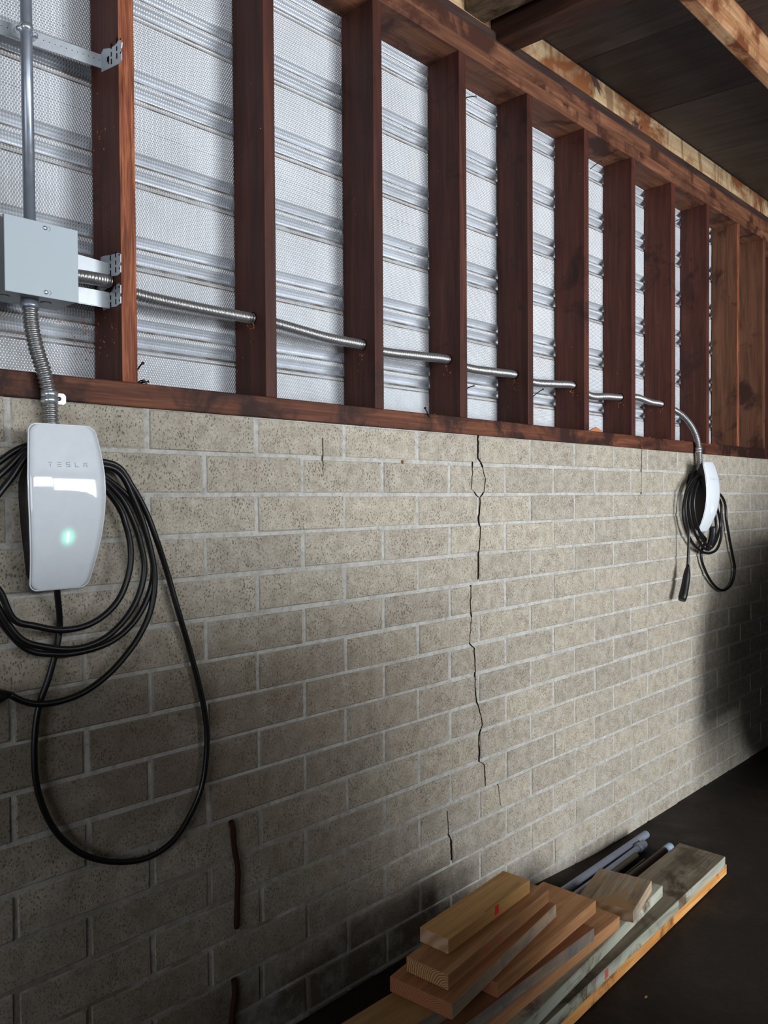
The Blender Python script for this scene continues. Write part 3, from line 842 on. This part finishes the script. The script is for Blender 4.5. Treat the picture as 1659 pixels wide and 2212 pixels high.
def bolt(px, py, y, r, parent, mat):
    p = at_y(px, py, y)
    bm = bmesh.new(); add_tube(bm, [T(p) + Vector((0, q, 0)) for q in (0.016, 0.002, -0.003, -0.006)], lambda i: (r, r, r * 0.8, r * 0.3)[i], 12); return obj('bolt', bm, mat, parent)
bolt(42, 61, 0.030, 0.0075, ec, M['bright_zinc']); bolt(76, 76, 0.028, 0.0068, ec, M['bright_zinc'])

# mounting brackets on the first stud
SX = 0.834
def bracket(label, bar_l, bar_r, bar_h, ybar, plate, bent=None, dots=True):
    """bar: two centre points left/right on plane y; plate: outline (y,z) on the stud's left face"""
    cy_ = sum(p[0] for p in plate) / len(plate); cz_ = sum(p[1] for p in plate) / len(plate)
    t = thing('mounting_bracket', (SX - 0.0012, cy_, cz_), label, 'bracket')
    L = t.location
    bm = bmesh.new()
    a, b = Vector(bar_l), Vector(bar_r)
    h = bar_h / 2
    q = [a + Vector((0, 0, -h)), b + Vector((0, 0, -h)), b + Vector((0, 0, h)), a + Vector((0, 0, h))]
    v = [bm.verts.new(p - L) for p in q] + [bm.verts.new(p - L + Vector((0, 0.0016, 0))) for p in q]
    for f in ((0, 1, 2, 3), (7, 6, 5, 4), (0, 4, 5, 1), (2, 6, 7, 3), (1, 5, 6, 2), (0, 3, 7, 4)): bm.faces.new([v[i] for i in f])
    # stiffening flange along the lower edge
    q = [a + Vector((0, 0, -h)), b + Vector((0, 0, -h)), b + Vector((0, -0.003, -h - 0.0015)), a + Vector((0, -0.003, -h - 0.0015))]
    v = [bm.verts.new(p - L) for p in q] + [bm.verts.new(p - L + Vector((0, 0, 0.0012))) for p in q]
    for f in ((0, 1, 2, 3), (7, 6, 5, 4), (0, 4, 5, 1), (2, 6, 7, 3), (1, 5, 6, 2), (0, 3, 7, 4)): bm.faces.new([v[i] for i in f])
    bar = obj('bar', bm, M['bracket'], t)
    if dots:
        n = int((b.x - a.x) / 0.0125); hb = bmesh.new()
        for k in range(n):
            p = a.lerp(b, (k + 0.5) / n) + Vector((0, 0, h * 0.15)) - L
            add_tube(hb, [p + Vector((0, -0.0004, 0)), p + Vector((0, 0.0003, 0))], 0.0011, 6)
        tag(obj('punched_holes', hb, M['hole'], bar), kind='stuff')
    bm = bmesh.new()
    add_prism(bm, plate, (-0.0016, 0, 0), (SX - 0.0002 - L.x, -L.y, -L.z), (0, 1, 0), (0, 0, 1))
    pl = obj('plate', bm, M['bracket'], t)
    # slots of the plate, a front row and a back row
    hb = bmesh.new()
    yb, yf = max(p[0] for p in plate), min(p[0] for p in plate)
    for (fy, dz, sy_, sz_) in ((0.50, 0.018, 0.0022, 0.006), (0.24, 0.020, 0.0022, 0.006), (0.50, 0.0, 0.002, 0.005), (0.24, 0.002, 0.002, 0.005), (0.50, -0.016, 0.0022, 0.006), (0.24, -0.014, 0.0022, 0.006), (0.66, -0.004, 0.005, 0.0055), (0.64, -0.011, 0.0022, 0.005), (0.07, 0.016, 0.0018, 0.0018), (0.07, -0.014, 0.0018, 0.0018)):
        y = yf + (yb - yf) * fy
        add_box(hb, (SX - L.x - 0.0022, y - sy_ - L.y, dz - sz_), (SX - L.x - 0.0015, y + sy_ - L.y, dz + sz_))
    tag(obj('slots', hb, M['hole'], pl), kind='stuff')
    if bent is not None:
        bm = bmesh.new()
        n = 8; rows = []
        for k in range(n + 1):
            u = k / n
            c = bent[0].lerp(bent[1], u) + Vector((-0.010 * math.sin(PI * u) - 0.002, 0, 0.004 * math.sin(2 * PI * u)))
            w = 0.010 * (1 - 0.35 * u)
            rows.append([bm.verts.new(c - L + Vector((-w * 0.3, 0, w))), bm.verts.new(c - L + Vector((-w * 0.9, 0, 0))), bm.verts.new(c - L + Vector((0, 0, -w)))])
        for k in range(n):
            for j in range(2): 
                f = bm.faces.new((rows[k][j], rows[k + 1][j], rows[k + 1][j + 1], rows[k][j + 1])); f.smooth = True
        bo = obj('bent_tab', bm, M['steel'], pl)
        sm = bo.modifiers.new('thick', 'SOLIDIFY'); sm.thickness = 0.0012
    return t
def plate_outline(px):                              # pixels on the stud face -> (y,z)
    return [(p.y, p.z) for p in (at_x(a, b, SX - 0.001) for a, b in px)]
pl1 = plate_outline([(220, 156), (219, 116), (224, 106), (240, 104), (250, 97), (256, 88), (261, 87), (264, 92), (263, 104), (260, 108), (263, 114), (263, 129), (257, 138)])
yb1 = pl1[0][0]
def bar_at(p, y): return at_y(p[0], p[1], y)
bracket('long thin punched steel bracket near the top left, crossing behind the rigid conduit', bar_at((-60, 36), yb1), Vector((SX - 0.001, yb1, at_x(220, 134, SX).z)), 0.031, yb1, pl1)
pl2 = plate_outline([(219, 588), (218, 556), (224, 553), (240, 551), (256, 546), (261, 549), (261, 566), (259, 570), (261, 574), (261, 588), (255, 595), (243, 597), (236, 592), (228, 590)])
bracket('short steel bracket behind the junction box, upper of the pair at the flexible conduit', Vector((bx0 + 0.02, 0.0568, 2.010)), Vector((SX - 0.001, 0.0568, 1.992)), 0.036, 0.0568, pl2,
        (Vector((SX - 0.002, 0.088, 1.975)), Vector((SX - 0.002, 0.050, 1.970))), dots=False)
pl3 = plate_outline([(224, 671), (220, 655), (219, 641), (232, 637), (243, 628), (250, 616), (257, 612), (261, 616), (261, 633), (259, 637), (261, 641), (261, 655), (252, 662), (238, 664)])
bracket('short steel bracket behind the junction box, lower of the pair at the flexible conduit', Vector((bx0 + 0.02, 0.0568, 1.926)), Vector((SX - 0.001, 0.0568, 1.926)), 0.036, 0.0568, pl3,
        (Vector((SX - 0.002, 0.092, 1.945)), Vector((SX - 0.002, 0.045, 1.963))), dots=False)

# short flexible conduit: box -> near charger
yf0 = 0.0
c0 = at_y(64, 650, yf0 - 0.004)
pA = [Vector((c0.x, -0.004, bz0 - 0.006)), at_y(65, 668, -0.005), at_y(68, 705, -0.008), at_y(78, 752, -0.014), at_y(92, 795, -0.021), at_y(101, 828, -0.0225), at_y(107, 858, -0.0215), at_y(109, 885, -0.022), Vector((at_y(110, 905, -0.024).x, -0.026, 1.60)), Vector((at_y(110, 905, -0.024).x + 0.001, -0.030, 1.562))]
fc1 = thing('flexible_conduit', (c0.x, -0.004, bz0), 'short curved ribbed steel conduit hanging from the junction box to the near charger', 'conduit')
obj('ribbed_tube', ribbed([p - fc1.location for p in pA], 0.0150, 0.0088, 0.0019), M['flex'], fc1)
obj('connector', tube([Vector((0, 0, 0.001)), Vector((0, 0, -0.006)), Vector((0, 0, -0.0065)), Vector((0, 0, -0.016))], lambda i: (0.0172, 0.0172, 0.0190, 0.0185)[i], 18), M['emt'], fc1)

# long flexible conduit: box -> through the studs -> far charger
holes = [(0.834, .053, 1.966), (1.230, .057, 1.946), (1.626, .053, 1.928), (2.020, .054, 1.931), (2.407, .060, 1.922), (2.798, .055, 1.919), (3.188, .057, 1.905), (3.574, .053, 1.905)]
exits = [(298, 637), (600, 700), (829, 760), (1011, 795), (1152, 826), (1275, 855), (1375, 858), (1459, 887)]
pB = [Vector((bx1 - 0.004, 0.012, at_y(168, 598, 0.012).z)), at_y(200, 601, 0.028)]
for (hx, hy, hz), ex, nx in zip(holes, exits, holes[1:] + [None]):
    e_ = at_y(ex[0], ex[1], hy - 0.006)
    if nx is None:
        break
    pB.append(Vector((hx + 0.004, hy, hz)))
    pB.append(Vector((e_.x, hy - 0.006, e_.z)))
    mx = e_.x + (nx[0] - e_.x) * 0.55
    zmid = e_.z + (nx[2] - e_.z) * 0.72
    pB.append(Vector((mx, (hy + nx[1]) / 2 - 0.003, min(zmid, zmid) - 0.002)))
pB.append(Vector((3.574 + 0.004, 0.053, 1.905)))
pB += [at_y(1459, 887, 0.030), at_y(1475, 898, 0.010), at_y(1491, 916, -0.012), at_y(1502, 937, -0.022), at_y(1508, 958, -0.024), at_y(1510, 980, -0.024), at_y(1511, 1003, -0.026), Vector((3.788, -0.030, 1.575))]
fc2 = thing('flexible_conduit', pB[0], 'long ribbed steel conduit running through the studs to the far charger', 'conduit')
obj('ribbed_tube', ribbed([p - fc2.location for p in pB], 0.0142, 0.0088, 0.0018, 12, 5), M['flex'], fc2)

# straps on the sill
def strap(loc, r, name_label, tab=True):
    t = thing('conduit_strap', loc, name_label, 'strap')
    for dz in (0.006, -0.0065):
        obj('band', tube([Vector((0, 0, dz + q)) for q in (-0.0055, -0.005, 0.005, 0.0055)], lambda i: (r, r + 0.0012, r + 0.0012, r)[i], 20), M['bright_zinc'], t)
    if tab:
        bm = bmesh.new()
        ol = [(r - 0.002, -0.0115), (r + 0.020, -0.0115), (r + 0.0245, -0.007), (r + 0.0245, 0.007), (r + 0.020, 0.0115), (r - 0.002, 0.0115)]
        add_prism(bm, ol, (0, 0.0018, 0), (0, -0.0065 - loc[1], 0), (1, 0, 0), (0, 0, 1))
        tb = obj('tab', bm, M['steel'], t)
        obj('screw', tube([Vector((r + 0.010, -0.0062 - loc[1], 0)), Vector((r + 0.010, -0.0085 - loc[1], 0)), Vector((r + 0.010, -0.0092 - loc[1], 0))], lambda i: (0.0045, 0.0045, 0.003)[i], 12), M['nail'], tb)
    return t
s1 = at_y(107, 858, -0.0215)
strap((s1.x, -0.0215, s1.z), 0.0160, 'shiny two-band strap with a screwed tab, holding the short conduit to the sill')
s2 = at_y(1509, 972, -0.024)
strap((s2.x, -0.024, s2.z), 0.0152, 'small shiny strap round the conduit above the far charger')

# ------------------------------------------------------------------ nails, iron rods, chips
def nail(p0, p1, label, r=0.0019):
    p0, p1 = Vector(p0), Vector(p1); d = (p1 - p0)
    t = thing('nail', p0, label, 'nail')
    pts = [Vector((0, 0, 0)), d * 0.5 + Vector((0, 0, 0.002)), d * 0.96]
    obj('shank', tube(catmull(pts, 0.006), r, 8), M['nail'], t)
    obj('head', tube([d * 0.96, d], r * 2.1, 8), M['nail'], t)
def nail_px(a, b, y0, y1, label, r=0.0019): nail(at_y(a[0], a[1], y0), at_y(b[0], b[1], y1), label, r)
nail_px((1000, 213), (1029, 208), 0.010, -0.022, 'rusty nail sticking out high on the fourth stud from the left')
nail_px((1275, 365), (1299, 348), 0.010, -0.02, 'long thin nail sticking out near the top of the sixth stud')
nail_px((1455, 480), (1478, 470), 0.010, -0.02, 'thin nail near the top of the eighth stud, far right')
nail_px((1004, 842), (1025, 833), 0.010, -0.02, 'nail sticking out low on the fourth stud from the left')
nail_px((1147, 860), (1174, 840), 0.010, -0.025, 'long nail sticking out low on the fifth stud')
nail_px((930, 907), (918, 881), 0.0, -0.02, 'bent nail leaning out of the sill below the fourth stud')
nail_px((297, 799), (309, 784), 0.03, 0.0, 'short nail sticking out of the first stud, above the three at its foot')
for k, (a, b, w) in enumerate((((298, 826), (311, 822), 'shortest'), ((300, 828), (321, 824), 'longest'), ((304, 829), (316, 827), 'lowest'))):
    nail_px(a, b, 0.02, -0.002, w + ' of three nails clustered at the foot of the first stud', 0.0016)

def rod(lst, y, label):
    pts = catmull([at_y(a, b, y) for a, b in lst], 0.02)
    L = pts[-1]
    rr = random.Random(len(lst))
    t = tube([p - L for p in pts], lambda i: 0.0072 + rr.uniform(-0.0006, 0.0006), 10)
    o = obj('iron_rod', t, M['rust']); o.location = L
    return tag(o, label, 'rod')
rod([(499, 1774), (503, 1784), (506, 1830), (513, 1870), (514, 1900), (512, 1960), (511, 2005)], -0.004, 'rusty iron rod set in the block wall, the upper and fully visible one')
rod([(505, 2116), (508, 2140), (503, 2180), (498, 2230), (497, 2270)], -0.004, 'rusty iron rod set in the block wall, the lower one cut by the photo bottom')

# drill shavings: one uncountable scatter
sh = bmesh.new(); rs = random.Random(11)
def flake(p, s):
    a = Vector((rs.uniform(-1, 1), rs.uniform(-.6, .2), rs.uniform(-1, 1))).normalized() * s
    b = Vector((rs.uniform(-1, 1), rs.uniform(-.6, .2), rs.uniform(-1, 1))).normalized() * s * 0.5
    v = [sh.verts.new(q) for q in (p, p + a, p + a * 0.9 + b, p + b)]; w = [sh.verts.new(x.co + Vector((0.0006, -0.0006, 0.0003))) for x in v]
    sh.faces.new(v); sh.faces.new(w[::-1])
    for k in range(4): sh.faces.new((v[k], w[k], w[(k + 1) % 4], v[(k + 1) % 4]))
for k in range(80):                                   # left of the first stud and on the sheet beside it
    u = rs.random()
    if u < 0.55: flake(Vector((SX - 0.001, rs.uniform(0.02, 0.136), rs.choice((rs.gauss(1.86, 0.035), rs.uniform(1.75, 2.45), rs.gauss(2.30, 0.03))))), rs.uniform(0.002, 0.006))
    else: flake(Vector((SX - abs(rs.gauss(0, 0.03)) - 0.002, 0.1385, rs.gauss(1.86, 0.04))), rs.uniform(0.002, 0.006))
for (hx, hy, hz) in holes[1:]:
    for k in range(9):
        flake(Vector((hx - 0.001, hy + rs.gauss(0, 0.008), hz - 0.017 - abs(rs.gauss(0, 0.018)))), rs.uniform(0.003, 0.010))
for k in range(26):
    x = rs.uniform(0.9, 4.7); flake(Vector((x, rs.uniform(-0.004, 0.03), ZS1 + 0.0005)), rs.uniform(0.002, 0.006))
for k in range(40):
    hx = rs.choice(stud_x[:8])[0]; flake(Vector((hx - 0.001, rs.uniform(0.01, 0.13), rs.uniform(1.74, 2.9))), rs.uniform(0.0015, 0.004))
tag(obj('wood_shavings', sh, M['shaving']), 'pale drill shavings and dust stuck on the studs, sill and siding', 'shavings', kind='stuff')
# drilled holes round the conduit
for (hx, hy, hz) in holes:
    bm = bmesh.new(); add_tube(bm, [Vector((hx - 0.0008, hy, hz)), Vector((hx + 0.0005, hy, hz))], 0.0175, 18)
    o = obj('drilled_hole', bm, M['hole'], upper); o.location = (0, 0, -ZS0)
# scrap of board on the sill
bm = bmesh.new(); q0 = at_y(1268, 925, 0.02); q1 = at_y(1297, 934, 0.02); q2 = at_y(1284, 921, 0.02)
add_prism(bm, [(0, 0), ((q1 - q0).length, 0), ((q1 - q0).length * 0.72, 0.013), ((q1 - q0).length * 0.5, 0.019), (0.03, 0.012)], (0, 0.006, 0), (0, 0, 0), (1, 0, 0), (0, 0, 1))
o = obj('wood_scrap', bm, M['shaving']); o.location = (q0.x, 0.008, ZS1 + 0.0003); tag(o, 'small torn brown scrap lying on the sill beside the seventh stud', 'scrap')
# red bead on the wall
pr = at_y(870, 998, -0.001)
bm = bmesh.new(); add_tube(bm, [Vector((0, 0, -0.005)), Vector((0.001, -0.002, 0)), Vector((0, 0, 0.006))], lambda i: (0.002, 0.0035, 0.002)[i], 8)
o = obj('wood_chip', bm, M['shaving']); o.location = pr; tag(o, 'tiny orange chip stuck to the block wall left of the crack', 'chip')

# ------------------------------------------------------------------ lumber pile
TH = 0.0385
def board(label, far, near, width, ztop, mat, endm='end_pale', length=None, name='board', ends_extend=0.0, group='boards of the lumber pile', edgem=None):
    """far / near: points on the top edge facing the camera; near may only give the direction when length is set"""
    F, N = Vector(far), Vector(near)
    d = Vector((N.x - F.x, N.y - F.y, 0)); L = length if length else d.length
    d.normalize()
    side = Vector((-d.y, d.x, 0))
    if side.y < 0: side = -side                       # towards the wall
    mid = Vector((F.x, F.y, 0)) + d * (L / 2) + side * (width / 2)
    bm = bmesh.new()
    add_box(bm, (-L / 2, -width / 2, -TH / 2), (L / 2, width / 2, TH / 2), 0.0022, 0, 2)
    for f in bm.faces:
        if abs(f.normal.x) > 0.9: f.material_index = 1
    if edgem:
        for f in bm.faces:
            if abs(f.normal.y) > 0.9 and f.calc_center_median().y < 0: f.material_index = 2
    o = obj(name, bm, [M[mat], M[endm], M[edgem or mat]])
    o.location = (mid.x, mid.y, ztop - TH / 2)
    o.rotation_euler = (0, 0, math.atan2(-d.y, -d.x))
    tag(o, label, 'board', group)
    return o
Z = [0.0385 * (i + 1) for i in range(11)]
f0 = at_z(1570, 1888, 0.0); n0 = at_z(1240, 2212, 0.0)
b11 = board('amber-edged board lying on the floor, lowest and longest of the lumber pile', f0, n0, 0.184, Z[0], 'amber_board', length=1.9)
f1 = at_z(1567, 1850, Z[1]); n1 = f1 + (n0 - f0)
b10 = board('long wide grey board with a pale green side, second from the bottom of the pile', f1, n1, 0.180, Z[1], 'grey_board', length=1.88, edgem='green_board')
board('narrow pale green board, third layer, showing its long side above the grey one', at_z(1432, 1913, Z[2]), at_z(1134, 2212, Z[2]), 0.14, Z[2], 'green_board', length=1.5)
f8 = at_z(1408, 1902, Z[3]); board('short stained board turned askew, its far end brown above the pale green one', f8, at_z(1341, 2015, Z[3]), 0.180, Z[3], 'weathered', length=0.235, edgem='grey_edge')
board('orange-sided board below the grey-sided one, ending at the askew board', at_z(1339, 1979, Z[3]), at_z(1100, 2173, Z[3]), 0.10, Z[3], 'fir', length=1.3)
board('board with a grey weathered side, under the lone-ended board at the front', at_z(1284, 2004, Z[4]), at_z(1028, 2196, Z[4]), 0.14, Z[4], 'fir_red', length=1.1, edgem='grey_edge')
f4 = at_z(1288, 1945, Z[5]); n4 = at_z(1074, 2125, Z[5])
board('wide orange board whose near end shows at the front right of the stack', f4, n4, 0.184, Z[5], 'fir', 'end_ring2')
b7n = at_z(899, 2212, Z[5]); b7f = at_z(941, 2184, Z[5])
dd = (b7f - b7n).normalized()
board('yellowish board running out of the photo at the bottom, under the fourth board', b7f + dd * 0.06, b7n, 0.125, Z[5], 'pine', length=0.62, edgem='grey_edge')
board('reddish board with fine rings on its wide end, third from the top', at_z(1202, 1952, Z[6]), at_z(976, 2170, Z[6]), 0.184, Z[6], 'fir_red', 'end_ring2', edgem='grey_edge')
b2 = board('board with bold curved rings on its end and red crayon, second from the top', at_z(1186, 1921, Z[7]), at_z(968, 2107, Z[7]), 0.128, Z[7], 'fir', 'end_ring')
b1 = board('yellow topmost board of the pile with a red paint dab', at_z(1145, 1901, Z[8]), at_z(968, 2030, Z[8]), 0.092, Z[8], 'pine')
# red dab on the topmost board and crayon on the second
def edge_mark(b, frac, w, h, name, mat, dz=0.0):
    me = b.data; L = max(v.co.x for v in me.vertices) * 2; Wd = max(v.co.y for v in me.vertices) * 2
    bm = bmesh.new(); x = L / 2 - L * frac
    add_prism(bm, [(x - w / 2, -h / 2 + dz), (x + w / 2, -h / 2 + dz + 0.002), (x + w / 2 * 0.9, h / 2 + dz), (x - w / 2 * 0.95, h / 2 + dz - 0.001)], (0, 0.0006, 0), (0, -Wd / 2 - 0.0004, 0), (1, 0, 0), (0, 0, 1))
    return obj(name, bm, mat, b)
edge_mark(b1, 0.44, 0.020, 0.026, 'paint_dab', M['red_paint'], 0.004)
for fr, w_, h_ in ((0.52, 0.007, 0.030), (0.555, 0.005, 0.026), (0.66, 0.012, 0.022), (0.71, 0.008, 0.016)):
    edge_mark(b2, fr, w_, h_, 'crayon_mark', M['pink_paint'], 0.0)
edge_mark(b10, 0.515, 0.022, 0.028, 'crayon_mark', M['pink_paint'], 0.0)
L1 = max(v.co.x for v in b1.data.vertices); W1 = max(v.co.y for v in b1.data.vertices)
sp = bmesh.new()                                      # torn sliver along the top edge of the topmost board
add_prism(sp, [(0, 0), (L1 * 0.9, 0.002), (L1 * 1.0, 0.010), (L1 * 0.75, 0.008)], (0, 0, 0.0045), (-L1 * 0.15, -W1 + 0.002, TH / 2 - 0.002), (1, 0, 0), (0, 1, 0))
obj('splinter', sp, M['pine'], b1)

# ------------------------------------------------------------------ pipes beside the pile
def pipe(a, b, r, z, mat, label, ext=0.0, cap=None, collar=False):
    A, B = at_z(a[0], a[1], z), at_z(b[0], b[1], z)
    d = (B - A).normalized(); B = B + d * ext
    t = thing('pipe', B, label, 'pipe', 'pipes beside the lumber pile')
    bm = bmesh.new(); add_tube(bm, [A - B, Vector((0, 0, 0))], r, 16, False); add_tube(bm, [Vector((0, 0, 0)), A - B], r * 0.8, 16, False)
    for f in bm.faces: f.smooth = True
    obj('tube', bm, M[mat], t)
    if cap: obj('lit_end', tube([A - B, A - B + d * 0.055], r * 1.06, 16, True), M[cap], t)
    if collar:
        obj('coupling', tube([A - B + d * q for q in (0, 0.03, 0.032, 0.06, 0.062)], lambda i: r * (1.35, 1.35, 1.5, 1.5, 1.2)[i], 16), M['pvc'], t)
pipe((1396, 1802), (1218, 1925), 0.0155, 0.022, 'pvc', 'thickest pale grey pipe, nearest the wall', 0.5)
pipe((1391, 1823), (1319, 1877), 0.0125, 0.020, 'pvc', 'grey pipe with a coupling on its end, second from the wall', 0.4, None, True)
pipe((1374, 1848), (1325, 1884), 0.0125, 0.014, 'grey_board', 'stubby brownish pipe in the middle of the five', 0.3)
pipe((1393, 1858), (1349, 1893), 0.007, 0.009, 'pvc_dark', 'thinnest dark pipe, fourth from the wall', 0.3)
pipe((1448, 1829), (1366, 1893), 0.0155, 0.024, 'pvc_dark', 'dark pipe with its lit end painted pale blue, next to the wide grey board', 0.4, 'pipe_lit')
# pale chip on the floor
pf = at_z(1395, 2147, 0.004)
bm = bmesh.new(); add_box(bm, (-0.006, -0.003, -0.001), (0.006, 0.003, 0.0015), 0.0006)
o = obj('wood_chip', bm, M['shaving']); o.location = (pf.x, pf.y, dirt_z(pf.x, pf.y) + 0.001); tag(o, 'small pale chip lying alone on the dark floor', 'chip')
